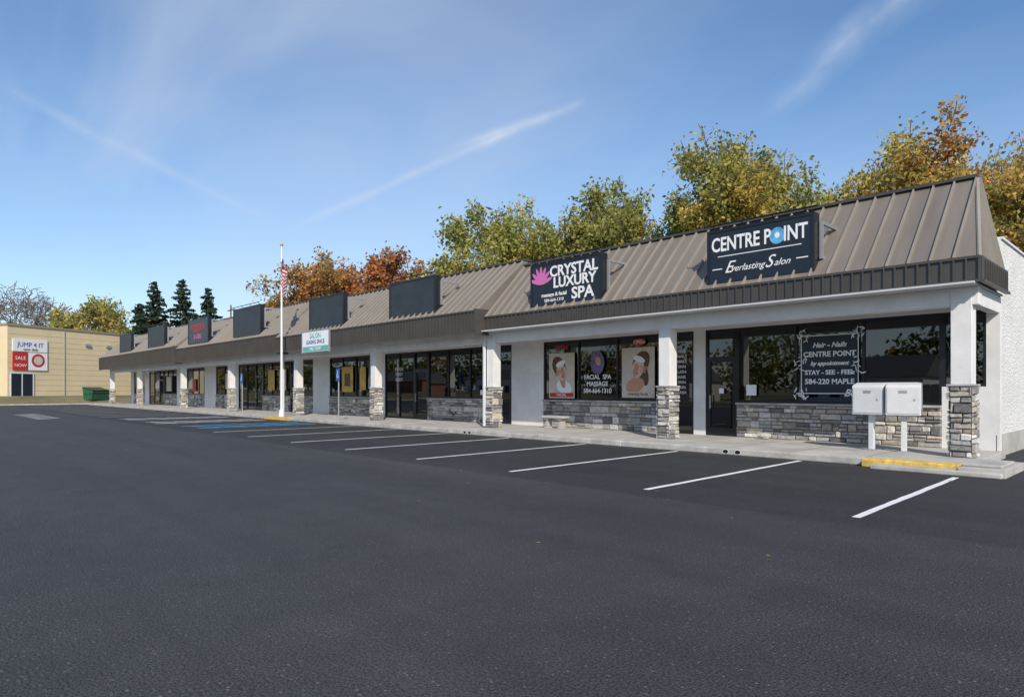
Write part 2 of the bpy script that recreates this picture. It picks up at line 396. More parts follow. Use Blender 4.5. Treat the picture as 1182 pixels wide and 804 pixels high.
def mansard(x0,x1,dz,fwd,hipR,hipL):
    ye=15.2-fwd; zt=4.07+dz; yr=17.2; zr=6.15+dz; yb=17.69
    xr1=x1-hipR; xr0=x0+hipL
    V=[(x0,ye,zt),(x1,ye,zt),(xr1,yr,zr),(xr0,yr,zr),(x1,yb,zt),(x0,yb,zt),(xr1,yb,zr-.0),(xr0,yb,zr)]
    F=[(0,1,2,3),(1,4,6,2),(0,3,7,5),(3,2,6,7),(4,5,7,6),(0,5,4,1)]
    meshobj('mansard_panels',V,F,M_roof,B)
    SVv=[];SFf=[]
    def rib(p,q,nrm,side,w=.02,h=.065):
        p=Vector(p);q=Vector(q);nrm=Vector(nrm).normalized();side=Vector(side)
        b0=len(SVv)
        for c in (p,q):
            SVv.extend([c-side*w,c+side*w,c+side*w*.7+nrm*h,c-side*w*.7+nrm*h])
        for f_ in ((0,1,5,4),(1,2,6,5),(2,3,7,6),(3,0,4,7),(0,3,2,1),(4,5,6,7)): SFf.append(tuple(b0+i for i in f_))
    nrm=Vector((0,-(zr-zt),(yr-ye)))
    n=int((x1-x0)/.40)
    for i in range(n+1):
        x=x0+.02+(x1-x0-.04)*i/n
        t=1.0
        if hipR and x>xr1: t=(x1-x)/hipR
        if hipL and x<xr0: t=min(t,(x-x0)/hipL)
        if t>.05: rib((x,ye,zt),(x,ye+(yr-ye)*t,zt+(zr-zt)*t),nrm,(1,0,0))
    if hipR:
        for i in range(1,6):
            y=ye+(yb-ye)*i/6
            t=min(1,(y-ye)/(yr-ye))
            rib((x1,y,zt),(x1-hipR*t,y,zt+(zr-zt)*t),(zr-zt,0,hipR),(0,1,0))
        rib((x1,ye,zt),(xr1,yr,zr),(1,-1,.5),Vector((1,1,0)).normalized(),.04,.03)
    meshobj('standing_seams',SVv,SFf,M_rib,B)
    boxes('ridge_cap',[(xr0,xr1+.03,yr-.09,yb+.02,zr+.003,zr+.07)],M_roofd,B)
    fb=3.60 if fwd==0 else 3.5
    fz=[(x0,x1+.03,ye-.05,ye+.0,fb,zt+.03)]
    m=int((x1-x0)/.205)
    for i in range(m+1):
        x=x0+.01+(x1-x0-.0)*i/m; fz.append((x-.014,x+.014,ye-.09,ye-.05,fb+.04,zt-.02))
    fz.append((x0,x1+.03,ye-.10,ye-.05,fb-.01,fb+.04)); fz.append((x0,x1+.03,ye-.09,ye-.05,zt-.02,zt+.032))
    if hipR:
        fz.append((x1,x1+.05,ye,yb,fb,zt+.03))
        for i in range(1,12):
            y=ye+(yb-ye)*i/12; fz.append((x1+.05,x1+.08,y-.012,y+.012,fb+.04,zt-.02))
        fz.append((x1+.05,x1+.09,ye,yb,fb-.01,fb+.04))
    elif fwd: fz.append((x1-.04,x1+.06,ye-.11,ye+.5,fb-.05,zt+.07))
    boxes('fascia',fz,M_roofd,B)
mansard(-17.42,-2.9,0,0,.42,0)
mansard(-34.1,-17.46,.22,.35,0,0)
mansard(-51.9,-34.16,.42,.2,0,0)
mansard(-76.1,-51.96,.62,.3,0,.5)
boxes('downspout',[(-17.78,-17.70,Y0-.28,Y0-.20,.2,3.5),(-34.6,-34.52,Y0-.28,Y0-.20,.2,3.5)],M_trim,B)

# posters / lettering on windows
YG=YF
def rect(name,x0,x1,z0,z1,y,mat,parent=B): return meshobj(name,[(x0,y,z0),(x1,y,z0),(x1,y,z1),(x0,y,z1)],[(0,1,2,3)],mat,parent)
def facial_poster(x0,x1,z0,z1,flip):
    y=YG-.004
    rect('poster_sheet',x0,x1,z0,z1,y,M_tan)
    cx=(x0+x1)/2; cz=(z0+z1)/2+.1; s=1 if not flip else -1
    disc('poster_hair_shape',cx-.12*s,y-.003,cz+.22,.30,.42,M_hair,B,tilt=.6*s)
    if flip: disc('poster_hair_shape',cx+.18,y-.0035,cz-.05,.20,.5,M_hair,B,tilt=.3)
    disc('poster_shoulder',cx+.12*s,y-.0045,cz-.52,.38,.24,M_skin if flip else M_white,B,tilt=-.3*s)
    disc('poster_neck',cx+.06*s,y-.005,cz-.32,.12,.24,M_skin,B,tilt=.3*s)
    disc('poster_face_shape',cx,y-.006,cz+.04,.23,.33,M_skinl,B,tilt=.35*s)
    disc('poster_cheek',cx+.08*s,y-.007,cz-.02,.10,.22,M_skin,B,tilt=.35*s)
    disc('poster_towel',cx-.05*s,y-.008,cz+.34,.24,.10,M_white,B,tilt=.35*s)
    for dx in (-.09,.08): disc('poster_eyelid',cx+dx-.02*s,y-.010,cz+.12+dx*.35*s,.045,.010,M_hair,B,12,tilt=.3*s)
    disc('poster_mouth',cx+.04*s,y-.010,cz-.13,.06,.022,M_redt,B,12,tilt=.35*s)
    for k in range(4): disc('poster_finger',cx-.20*s+.02*k,y-.011,cz-.08+.055*k,.13,.022,M_skin,B,12,tilt=.2*s)
    rect('poster_band',x0+.05,x1-.05,z0+.05,z0+.2,y-.012,M_redt if not flip else M_tan)
    text('poster_text','FACIAL' if not flip else 'relaxing body',cx,y-.015,z0+.125,.15,M_white if not flip else M_hair,B)
facial_poster(-16.65,-15.4,1.2,2.85,False)
facial_poster(-13.3,-12.0,1.25,2.9,True)
text('open_lettering','OPEN',-16.05,YG-.01,3.03,.25,M_redt,B,off=.005); 
disc('open_lamp',-12.6,YG-.005,3.07,.26,.12,M_redt,B); text('open_lettering','OPEN',-12.6,YG-.012,3.07,.17,M_white,B)
disc('poster_emblem',-14.35,YG-.004,2.45,.30,.42,simple('muted_violet',(.13,.10,.20),.5,var=.6,vscale=7),B)
disc('poster_emblem_head',-14.32,YG-.006,2.5,.11,.16,M_skin,B,tilt=.3)
for k,s in enumerate(['FACIAL  SPA','MASSAGE','584-664-1310']): text('window_text',s,-14.35,YG-.012,1.95-.24*k,.22,M_white,B,off=.004)
x0,x1,z0,z1=-7.35,-5.9,1.4,2.95
boxes('lettering_border',[(x0,x1,YG-.006,YG-.002,z0,z0+.022),(x0,x1,YG-.006,YG-.002,z1-.022,z1),(x0,x0+.022,YG-.006,YG-.002,z0+.022,z1-.022),(x1-.022,x1,YG-.006,YG-.002,z0+.022,z1-.022)],M_white,B)
rect('lettering_backing',x0+.022,x1-.022,z0+.022,z1-.022,YG-.003,M_signface)
for k,(s,sz) in enumerate([('Hair - Nails',.18),('CENTRE POINT',.19),('by appointment',.15),('STAY - SEE - FEEL',.165),('584-220 MAPLE',.19)]):
    text('window_text',s,-6.62,YG-.012,2.68-.24*k,sz,M_white,B,shear=.3 if k in(0,2) else 0,off=.005)
for (sx_,sz_) in ((x0,z0),(x0,z1),(x1,z0),(x1,z1),(x0,(z0+z1)/2),(x1,(z0+z1)/2)):
    for k in range(12):
        disc('filigree',sx_+random.uniform(-.16,.16),YG-.008-.0003*k,sz_+random.uniform(-.25,.25)*(1 if abs(sz_-2.17)<.2 else .6),random.uniform(.04,.09),random.uniform(.008,.018),M_white,B,10,tilt=random.uniform(0,3.1))
text('window_text','Beauty',-5.9,YG-.014,1.42,.26,M_white,B,shear=.4,off=.004)
for k in range(9): text('door_text',random.choice(['SKIN','NAILS','HAIR','BROWS','LASH']),-11.0,YG-.012,2.7-.16*k,.13,M_white,B)
for k in range(3): text('window_text',['REFLEX','FOOT','BODY'][k],-26.6,YG-.012,2.5-.25*k,.22,M_white,B)
rect('poster',-30.3,-29.7,1.5,2.7,YG-.004,M_gold); rect('poster',-32.2,-31.0,1.4,2.75,YG-.004,M_gold); rect('poster',-31.9,-31.3,1.7,2.4,YG-.008,M_hair)
rect('poster',-40.2,-39.2,1.5,2.8,YG-.004,M_tan); rect('poster',-41.9,-40.9,1.5,2.8,YG-.004,M_gold); rect('poster',-49.5,-48.6,1.6,2.7,YG-.004,M_tan)
rect('poster',-64,-62.5,1.4,2.7,YG-.004,M_tan); rect('poster',-56.9,-56.0,1.4,2.4,YG-.004,M_redt)
rect('decal',-8.9,-8.6,1.35,1.65,YG-.002,M_white); rect('decal',-9.75,-9.6,1.4,1.55,YG-.002,M_white); rect('decal',-20.6,-20.2,1.3,1.5,YG-.002,M_white)
# banner on fascia
ban=empty('banner_sign')
boxes('panel',[(-30.6,-27.9,14.66,14.70,3.35,4.35)],M_white,ban,.01)
boxes('frame',[(-30.65,-30.6,14.64,14.72,3.3,4.4),(-27.9,-27.85,14.64,14.72,3.3,4.4),(-30.6,-27.9,14.64,14.72,4.35,4.4)],M_metal,ban)
rect('print_band',-30.55,-27.95,3.38,3.62,14.655,M_teal,ban)
text('lettering','SALON',-29.25,14.65,4.12,.36,M_teal,ban); text('lettering','LEASING SPACE',-29.25,14.65,3.82,.27,M_bluesign,ban); 
text('lettering','CALL TODAY',-29.25,14.645,3.49,.2,M_white,ban)

# ------------------------------------------------------------------ roof signs
def shop_sign(x0,x1,z0,z1,kind,fwd=0):
    e=empty('shop_sign'); y=15.38-fwd
    boxes('cabinet',[(x0,x1,y,y+.28,z0,z1)],M_black,e,.015)
    t=.07
    boxes('retainer',[(x0,x1,y-.03,y-.001,z0,z0+t),(x0,x1,y-.03,y-.001,z1-t,z1),(x0,x0+t,y-.03,y-.001,z0+t,z1-t),(x1-t,x1,y-.03,y-.001,z0+t,z1-t)],M_black,e)
    boxes('face',[(x0+t,x1-t,y-.012,y-.002,z0+t,z1-t)],M_signface if kind else M_signblank,e)
    br=[]
    for x in (x0-.06,x1+.06):
        br += [(x-.035,x+.035,y+.2,y+1.15,z1-.27,z1-.20),(x-.035,x+.035,y+.2,y+.55,z0+.35,z0+.42),(x-.035,x+.035,y+.2,y+.27,z0+.42,z1-.27)]
        br += [(x-.14,x+.14,y+.5,y+.66,z0+.26,z0+.5)]
    boxes('bracket',br,M_metal,e)
    cyl('conduit',(x0-.05,y-.1,z1+.10),(x1+.1,y-.1,z1+.10),.022,.022,M_black,e,8)
    for k in range(4):
        xx=x0+.2+(x1-x0-.4)*k/3; cyl('conduit_clip',(xx,y+.1,z1),(xx,y-.1,z1+.1),.014,.014,M_black,e,6)
    cx=(x0+x1)/2; cz=(z0+z1)/2
    if kind=='centre':
        a=text('lettering','CENTRE P',0,y-.018,cz+.30,.50,M_white,e,align='LEFT',off=.010)
        b_=text('lettering','INT',0,y-.018,cz+.30,.50,M_white,e,align='LEFT',off=.010)
        bpy.context.view_layer.update()
        wa,wb=a.dimensions.x,b_.dimensions.x; tot=wa+wb+.46; k=(x1-x0-.28)/tot
        a.scale.x=k; b_.scale.x=k; a.location.x=x0+.12; gx=x0+.12+(wa+.235)*k; b_.location.x=x0+.12+(wa+.44)*k
        disc('globe',gx,y-.02,cz+.30,.19,.20,M_blueg,e); disc('globe_core',gx,y-.023,cz+.31,.06,.07,M_white,e)
        boxes('rule',[(x0+.3,x1-.3,y-.017,y-.013,cz+.0,cz+.02),(x0+.15,x0+.42,y-.017,y-.013,cz-.32,cz-.295),(x1-.42,x1-.15,y-.017,y-.013,cz-.32,cz-.295)],M_white,e)
        text('lettering','E',cx-.78,y-.018,cz-.30,.42,M_white,e,shear=.45); text('lettering','verlasting',cx-.28,y-.018,cz-.34,.23,M_white,e,shear=.45)
        text('lettering','S',cx+.27,y-.018,cz-.30,.42,M_white,e,shear=.45); text('lettering','alon',cx+.60,y-.018,cz-.34,.23,M_white,e,shear=.45)
    if kind=='crystal':
        text('lettering','CRYSTAL',cx+.36,y-.018,cz+.40,.48,M_white,e,off=.012)
        text('lettering','LUXURY',cx+.40,y-.018,cz+.03,.46,M_white,e,off=.012)
        text('lettering','SPA',cx+.75,y-.018,cz-.38,.50,M_white,e,off=.012,sx=1.1)
        text('lettering','massage & facial',cx-.45,y-.018,cz-.32,.17,M_white,e,off=.003); text('lettering','584-664-1310',cx-.45,y-.018,cz-.5,.15,M_white,e)
        for k in range(7):
            a=math.radians(90+(k-3)*24); px=cx-1.02+.24*math.cos(a); pz=cz+.06+.30*math.sin(a)
            disc('lotus_petal',px,y-.018-.001*k,pz,.28,.065,M_pink,e,14,tilt=a)
    if kind=='red':
        text('lettering','PIZZERIA',cx,y-.018,cz+.2,.7,M_redt,e); text('lettering','& GRILL',cx,y-.018,cz-.4,.45,M_pink,e)
shop_sign(-8.8,-6.07,4.2,5.62,'centre')
shop_sign(-15.3,-12.3,4.15,5.65,'crystal')
shop_sign(-23.4,-20.2,4.45,5.95,None,.3)
shop_sign(-30.7,-27.3,4.45,6.05,None,.3)
shop_sign(-41.1,-37.0,4.75,6.45,None,.2)
shop_sign(-49.7,-45.6,4.75,6.45,'red',.2)
shop_sign(-59.7,-55.2,4.9,6.6,None,.25)
shop_sign(-69.0,-65.0,4.9,6.6,None,.25)

# ------------------------------------------------------------------ mailboxes
def mailbox(x,y,rz,post_dx):
    e=empty('cluster_mailbox',(x,y,.15),math.radians(rz))
    w=.33;d=.2
    prof=[(-d,.80),(d,.80),(d,1.50),(.05,1.52),(-d+.03,1.46),(-d,1.42)]
    V=[(-w,a,b_) for a,b_ in prof]+[(w,a,b_) for a,b_ in prof]; n=len(prof)
    F=[tuple(range(n)),tuple(range(n,2*n))[::-1]]+[(i,n+i,n+(i+1)%n,(i+1)%n) for i in range(n)]
    o=meshobj('cabinet',V,F,M_box,e); m=o.modifiers.new('b','BEVEL'); m.width=.015; m.segments=2
    boxes('door_panel',[(-w+.03,w-.03,-d-.012,-d-.001,.84,1.40)],M_box,e,.006)
    boxes('lock',[(.2,.23,-d-.02,-d-.013,1.12,1.16)],M_metal,e)
    boxes('placard',[(-.08,.08,-d-.016,-d-.013,1.28,1.34)],M_metal,e)
    boxes('post',[(post_dx-.055,post_dx+.055,-.055,.055,.02,.80)],M_box,e,.01)
    boxes('base_plate',[(post_dx-.12,post_dx+.12,-.12,.12,0,.02)],M_metal,e)
mailbox(-5.08,16.0,-4,0.02); mailbox(-4.40,15.95,9,0.0)

bn=empty('stone_bench',(-15.6,16.9,.15))
boxes('seat',[(-.5,.5,-.2,.2,.36,.44)],M_conc,bn,.02)
for s in(-.32,.32): boxes('leg',[(s-.09,s+.09,-.15,.15,.0,.06),(s-.06,s+.06,-.11,.11,.06,.30),(s-.1,s+.1,-.16,.16,.30,.36)],M_conc,bn,.015)
rk=empty('landscape_rock',(-8.2,17.35,.15)); V=[];F=[]
for j in range(5):
    for i in range(7):
        a=2*math.pi*i/7; ph=math.pi*j/4; r=.17*(1+random.uniform(-.3,.3))
        V.append((r*1.2*math.sin(ph)*math.cos(a),r*.6*math.sin(ph)*math.sin(a),.09-.09*math.cos(ph)))
for j in range(4):
    for i in range(7): F.append((j*7+i,j*7+(i+1)%7,(j+1)*7+(i+1)%7,(j+1)*7+i))
meshobj('rock',V,F,M_rock,rk)

# flagpole + flag
fp=empty('flagpole',(-32.2,14.3,.15))
cyl('base',(0,0,0),(0,0,.35),.14,.11,M_white,fp); cyl('pole',(0,0,.35),(0,0,8.7),.065,.035,M_white,fp)
V=[];F=[]
for j in range(9):
    for i in range(12):
        a=2*math.pi*i/12; ph=math.pi*j/8; V.append((.09*math.sin(ph)*math.cos(a),.09*math.sin(ph)*math.sin(a),8.78-.09*math.cos(ph)))
for j in range(8):
    for i in range(12): F.append((j*12+i,j*12+(i+1)%12,(j+1)*12+(i+1)%12,(j+1)*12+i))
meshobj('finial',V,F,M_gold,fp,smooth=True)
V=[];C=[];nu,nv=26,26
for j in range(nv+1):
    for i in range(nu+1):
        u=i/nu; v=j/nv
        x=.06+u*.42*(1-.25*v)+.04*math.sin(9*u+3*v); y=.12*math.sin(u*16+v*2)*min(1,u*3); z=8.1-v*1.25-u*.85-.03*math.sin(u*14)
        V.append((x,y,z))
        if v<.53 and u<.4: c=(.02,.03,.12) if (i*3+j*5)%7 else (.6,.6,.6)
        else: c=(.45,.02,.03) if int(v*13)%2==0 else (.7,.7,.7)
        C.append((*c,1))
F=[(j*(nu+1)+i,j*(nu+1)+i+1,(j+1)*(nu+1)+i+1,(j+1)*(nu+1)+i) for j in range(nv) for i in range(nu)]
meshobj('flag',V,F,M_cloth,fp,smooth=True,cols=C)
boxes('kerb_paint',[(-33.6,-30.6,13.97,14.155,0,.156)],M_yel,sw)

def acc_sign(x,y):
    e=empty('accessible_parking_sign',(x,y,.15))
    cyl('post',(0,0,0),(0,0,2.3),.03,.03,M_metal,e,8)
    boxes('plate',[(-.16,.16,-.05,-.035,1.75,2.3)],M_bluesign,e,.01)
    disc('symbol_head',0,-.055,2.18,.03,.03,M_white,e,10)
    V=[(.09*math.cos(a),-.055,1.98+.09*math.sin(a)) for a in np.linspace(math.pi*.75,math.pi*2,14)]+[(.06*math.cos(a),-.055,1.98+.06*math.sin(a)) for a in np.linspace(math.pi*2,math.pi*.75,14)]
    meshobj('symbol_wheel',V,[tuple(range(28))],M_white,e); boxes('symbol_body',[(-.015,.015,-.057,-.052,1.99,2.14)],M_white,e)
acc_sign(-26.3,14.3); acc_sign(-37.4,14.3)

# ------------------------------------------------------------------ beige building
bb=empty('beige_commercial_building',(-88.2,8.7,.80),math.radians(119))
W=15.5; Hh=7.7
boxes('walls',[(0,W,0,13,-.5,Hh)],M_beige,bb)
boxes('parapet_cap',[(-.1,W+.1,-.1,13.1,Hh,Hh+.22)],simple('cap',(.30,.25,.17),.6),bb)
boxes('courses',[(0,W,-.015,-.001,z,z+.04) for z in np.arange(.6,7.4,.62)],simple('course',(.56,.46,.29),.8),bb)
boxes('door_glass',[(.35,2.7,-.05,-.016,0,2.5)],M_signface,bb); boxes('door_frame',[(.25,.35,-.09,-.016,0,2.6),(2.7,2.8,-.09,-.016,0,2.6),(1.48,1.56,-.09,-.051,0,2.5),(.35,2.7,-.09,-.016,2.5,2.6)],M_trim,bb)
boxes('board_white',[(.5,4.3,-.12,-.016,4.95,6.3)],M_white,bb); text('board_text','JUMP 4 IT',2.4,-.14,5.7,.7,M_bluesign,bb); text('board_text','open daily',2.4,-.14,5.2,.4,M_hair,bb)
boxes('board_red',[(.5,2.1,-.12,-.016,2.9,4.85)],M_redt,bb); text('board_text','SALE',1.3,-.14,4.2,.55,M_white,bb); text('board_text','NOW',1.3,-.14,3.4,.5,M_white,bb)
boxes('board_menu',[(2.2,4.3,-.12,-.016,2.9,4.85)],M_white,bb); disc('board_disc',3.25,-.13,4.0,.75,.75,M_redt,bb); disc('board_disc_in',3.25,-.135,4.0,.5,.5,M_tan,bb)
boxes('wall_vents',[(9,9.6,-.2,-.016,6,6.3),(11.8,12.4,-.2,-.016,6,6.3)],M_metal,bb)
cyl('wall_conduit',(6.4,-.05,0),(6.4,-.05,7.6),.04,.04,M_metal,bb,8)

dm=empty('dumpster',(-83.6,16.0,.32),math.radians(115))
V=[(-.95,-.6,.1),(.95,-.6,.1),(.95,.6,.1),(-.95,.6,.1),(-1.0,-.85,1.1),(1.0,-.85,1.1),(1.0,.75,1.45),(-1.0,.75,1.45)]
meshobj('bin',V,BF,M_green,dm)
boxes('side_ribs',[(-1.06,-.98,-.6,.6,.75,.9),(.98,1.06,-.6,.6,.75,.9),(-1.0,1.0,-.86,-.76,.9,1.0)],M_green,dm)
V=[(-1.02,-.9,1.12),(1.02,-.9,1.12),(1.02,.78,1.47),(-1.02,.78,1.47),(-1.02,-.9,1.17),(1.02,-.9,1.17),(1.02,.78,1.52),(-1.02,.78,1.52)]
meshobj('lid',V,BF,M_black,dm)
for sx_ in(-.8,.8):
    for sy in(-.5,.5): cyl('wheel',(sx_-.04,sy,.08),(sx_+.04,sy,.08),.1,.1,M_black,dm,10)

# houses across the road (seen only as reflections in the storefront glass)
def house(x,y,w,d,h,mat):
    e=empty('suburban_house',(x,y,0))
    boxes('walls',[(-w/2,w/2,-d/2,d/2,0,h)],mat,e)
    V=[(-w/2-.4,-d/2-.4,h+.01),(w/2+.4,-d/2-.4,h+.01),(w/2+.4,d/2+.4,h+.01),(-w/2-.4,d/2+.4,h+.01),(-w/2-.4,0,h+2.6),(w/2+.4,0,h+2.6)]
    meshobj('gable_roof',V,[(0,1,5,4),(3,4,5,2),(0,4,3),(1,2,5),(0,3,2,1)],M_flatroof,e)
    boxes('windows',[(-w/2+1+k*2.6,-w/2+2.2+k*2.6,d/2+.001,d/2+.04,1,2.3) for k in range(int(w/2.6))],M_black,e)
M_brick=simple('brick',(.28,.11,.07),.8)
house(-28,-52,14,8,3.2,M_white); house(-58,-55,12,8,3.0,M_tan); house(-5,-54,11,8,3.2,M_brick); house(-95,-54,16,9,3.6,M_white); house(-125,-50,14,9,3.4,M_brick)

# ------------------------------------------------------------------ trees
def tubes(S,sides=5):
    P0=np.array([s[0] for s in S]);P1=np.array([s[1] for s in S]);r0=np.array([s[2] for s in S]);r1=np.array([s[3] for s in S])
    d=P1-P0; d/=np.linalg.norm(d,axis=1,keepdims=True)+1e-9
    ref=np.where(np.abs(d[:,2:3])>.9,np.array([[1.,0,0]]),np.array([[0,0,1.]]))
    a=np.cross(d,ref); a/=np.linalg.norm(a,axis=1,keepdims=True); b=np.cross(d,a)
    V=[];n=len(S)
    for (P_,r) in((P0,r0),(P1,r1)):
        for k in range(sides):
            t=2*math.pi*k/sides; V.append(P_+(a*math.cos(t)+b*math.sin(t))*r[:,None])
    V=np.stack(V,1).reshape(-1,3)
    base=(np.arange(n)*2*sides)[:,None]
    F=[]
    for k in range(sides): F.append(base+np.array([[k,(k+1)%sides,sides+(k+1)%sides,sides+k]]))
    return V,np.stack(F,1).reshape(-1,4)
def leafquads(C,size,rg,elong=1.6,droop=0):
    n=len(C); u=rg.normal(size=(n,3)); u[:,2]-=droop; u/=np.linalg.norm(u,axis=1,keepdims=True)
    w=rg.normal(size=(n,3)); w-=u*(w*u).sum(1,keepdims=True); w/=np.linalg.norm(w,axis=1,keepdims=True)
    s=size*rg.uniform(.6,1.3,size=(n,1)); u=u*s*elong*.5; w=w*s*.5
    V=np.stack([C-u,C+w-u*.1,C+u,C-w-u*.1],1).reshape(-1,3)
    F=np.arange(4*n).reshape(-1,4); return V,F
def grow_tree(seed,levels,trunk_frac=.28,spread=1.0,droop=0.0,nseg=7):
    R=random.Random(seed); S=[];pts=[]
    def rv(k): return Vector((R.gauss(0,k),R.gauss(0,k),R.gauss(0,k)))
    cl=[0]
    def grow(p,d,Ln,r,lvl,cid):
        n=nseg if lvl==0 else 4
        for i in range(n):
            d=(d+rv(.07 if lvl==0 else .17)+Vector((0,0,.10-droop*lvl*.12 if lvl else .05))).normalized()
            q=p+d*Ln/n; r2=r*(1-.8*(i+1)/n) if lvl else r*(1-.75*(i+1)/n)
            ra=r*(1-.8*i/n) if lvl else r*(1-.75*i/n)
            S.append((tuple(p),tuple(q),max(ra,.0016),max(r2,.0010)))
            if lvl>=2: pts.append((tuple(q),cid))
            if lvl<levels and (i>=1 if lvl else (i+1)/n>trunk_frac):
                for c in range(2 if lvl else 3):
                    ang=R.uniform(.5,1.0)*spread; ax=d.orthogonal().normalized(); ax.rotate(Matrix.Rotation(R.uniform(0,6.28),3,d))
                    dd=d.copy(); dd.rotate(Matrix.Rotation(ang,3,ax))
                    f=(.50 if lvl==0 else .55)*R.uniform(.7,1.1)
                    if lvl==0: f*=1.15-.75*abs((i+1)/n-.55)
                    if lvl==1: cl[0]+=1
                    grow(q,dd,Ln*f,max(r2*.62,.0016),lvl+1,cl[0])
            p=q
    grow(Vector((0,0,0)),Vector((R.uniform(-.05,.05),R.uniform(-.05,.05),1)).normalized(),1.0,.017,0,0)
    return S,pts
def make_tree(name,x,y,H,Wd,cols,seed,nleaf=11000,lsize=.30,levels=3,droop=.5,sig=.35,spread=1.0,trunk=.28,bark=(.14,.12,.10),rk=1.0,rmin=0):
    rg=np.random.default_rng(seed)
    S,pts=grow_tree(seed,levels,trunk,spread,droop)
    A=np.array([s[1] for s in S]); zt=A[:,2].max(); lat=np.percentile(np.hypot(A[:,0],A[:,1]),95)
    k=np.array([Wd/2/lat,Wd/2/lat,H/zt])
    S=[(np.array(s[0])*k,np.array(s[1])*k,max(s[2]*H*rk,rmin),max(s[3]*H*rk,rmin*.8)) for s in S]
    e=empty(name,(x,y,gz(x,y)-.1),rg.uniform(0,6))
    V,F=tubes(S,4); br=np.tile(np.array([[*bark,1.]]),(len(V),1))
    fastmesh('trunk_and_limbs',V,F,M_bark,e,cols=br,smooth=True)
    if nleaf:
        Pp=np.array([p[0] for p in pts])*k; cid=np.array([p[1] for p in pts])
        nc=cid.max()+1; dens=rg.uniform(.2,1.0,nc)**1.4; pr=dens[cid]; pr/=pr.sum()
        idx=rg.choice(len(Pp),nleaf,p=pr)
        g=np.clip(rg.normal(size=(nleaf,3)),-1.5,1.5)
        C=Pp[idx]+g*np.array([sig,sig,sig*.9]); C[:,2]-=droop*rg.uniform(0,.7,nleaf)
        V,F=leafquads(C,lsize,rg,droop=droop)
        cols=np.array(cols); cc=rg.integers(0,len(cols),nc)[cid[idx]]; own=rg.integers(0,len(cols),nleaf)
        mixf=rg.uniform(0,1,(nleaf,1)); col=cols[cc]*(1-mixf*.6)+cols[own]*mixf*.6
        col*=rg.uniform(.75,1.25,(nleaf,1))*rg.uniform(.75,1.2,nc)[cid[idx]][:,None]
        c4=np.ones((nleaf,4)); c4[:,:3]=col
        fastmesh('foliage',V,F,M_leaf,e,cols=np.repeat(c4,4,0))
    return e
YG_=[(.42,.40,.11),(.34,.35,.10),(.50,.42,.12),(.26,.29,.09)]
YL=[(.62,.44,.10),(.54,.41,.11),(.42,.37,.10)]
OR=[(.58,.31,.09),(.52,.35,.11),(.42,.24,.08),(.46,.37,.12)]
RO=[(.50,.20,.08),(.52,.28,.11),(.38,.18,.08)]
GR=[(.20,.24,.08),(.26,.28,.09),(.34,.33,.10)]
T=[(-37.7,32.9,16.5,10,YG_),(-34.6,38.2,16.6,10,YG_),(-29.8,38.3,17.3,10,GR+YG_),(-26.2,41.6,18.8,10.5,YG_),(-22.0,43.2,19.3,10.5,YG_+YL),
(-18.0,44.5,19.7,11.5,GR+YG_),(-17.2,53.5,20.8,11,YL+YG_),(-12.2,48.2,18.6,11.5,OR+YL),(-9.6,55.6,19.3,11,OR+YL),(-5.6,47.9,15.8,10,OR+YG_),(-.5,50,16,10,OR+GR),(-24.5,52,18.5,12,YG_),(-33,46,16.5,11,GR+YL)]
for i,(x,y,H,Wd,c) in enumerate(T): make_tree('autumn_tree',x,y,H-gz(x,y)+.1,Wd,c,100+i,nleaf=19000,lsize=.20,sig=.42)
for i,(x,y,H,Wd,c) in enumerate([(-71.6,34.5,17,11,OR+RO),(-70.6,39.2,18.2,10,OR+RO),(-64.1,41.4,17,10,RO),(-57.3,41.6,14.8,9,GR+YG_),(-50,43,13.8,9,YG_),(-46,38,13.2,8,GR),(-76,36,14,9,OR)]):
    make_tree('autumn_tree',x,y,H-gz(x,y)+.1,Wd,c,200+i,nleaf=11000,lsize=.28,sig=.45,droop=.1)
for i,(x,y,H,Wd) in enumerate([(-116,22.5,15.5,9),(-112,27,12,8),(-119,19,13.5,7)]):
    make_tree('autumn_tree',x,y,H,Wd,YG_+YL,300+i,nleaf=3600,lsize=.36,sig=.5,droop=.1)
for i,(x,y,H,Wd) in enumerate([(-136,14.5,19.5,15),(-140,6,19,15),(-131,10,17.5,12),(-128,17,17,10),(-145,-1,18,14)]):
    make_tree('bare_tree',x,y,H,Wd,YG_,330+i,nleaf=0,bark=(.17,.145,.13),trunk=.2,rmin=.045)
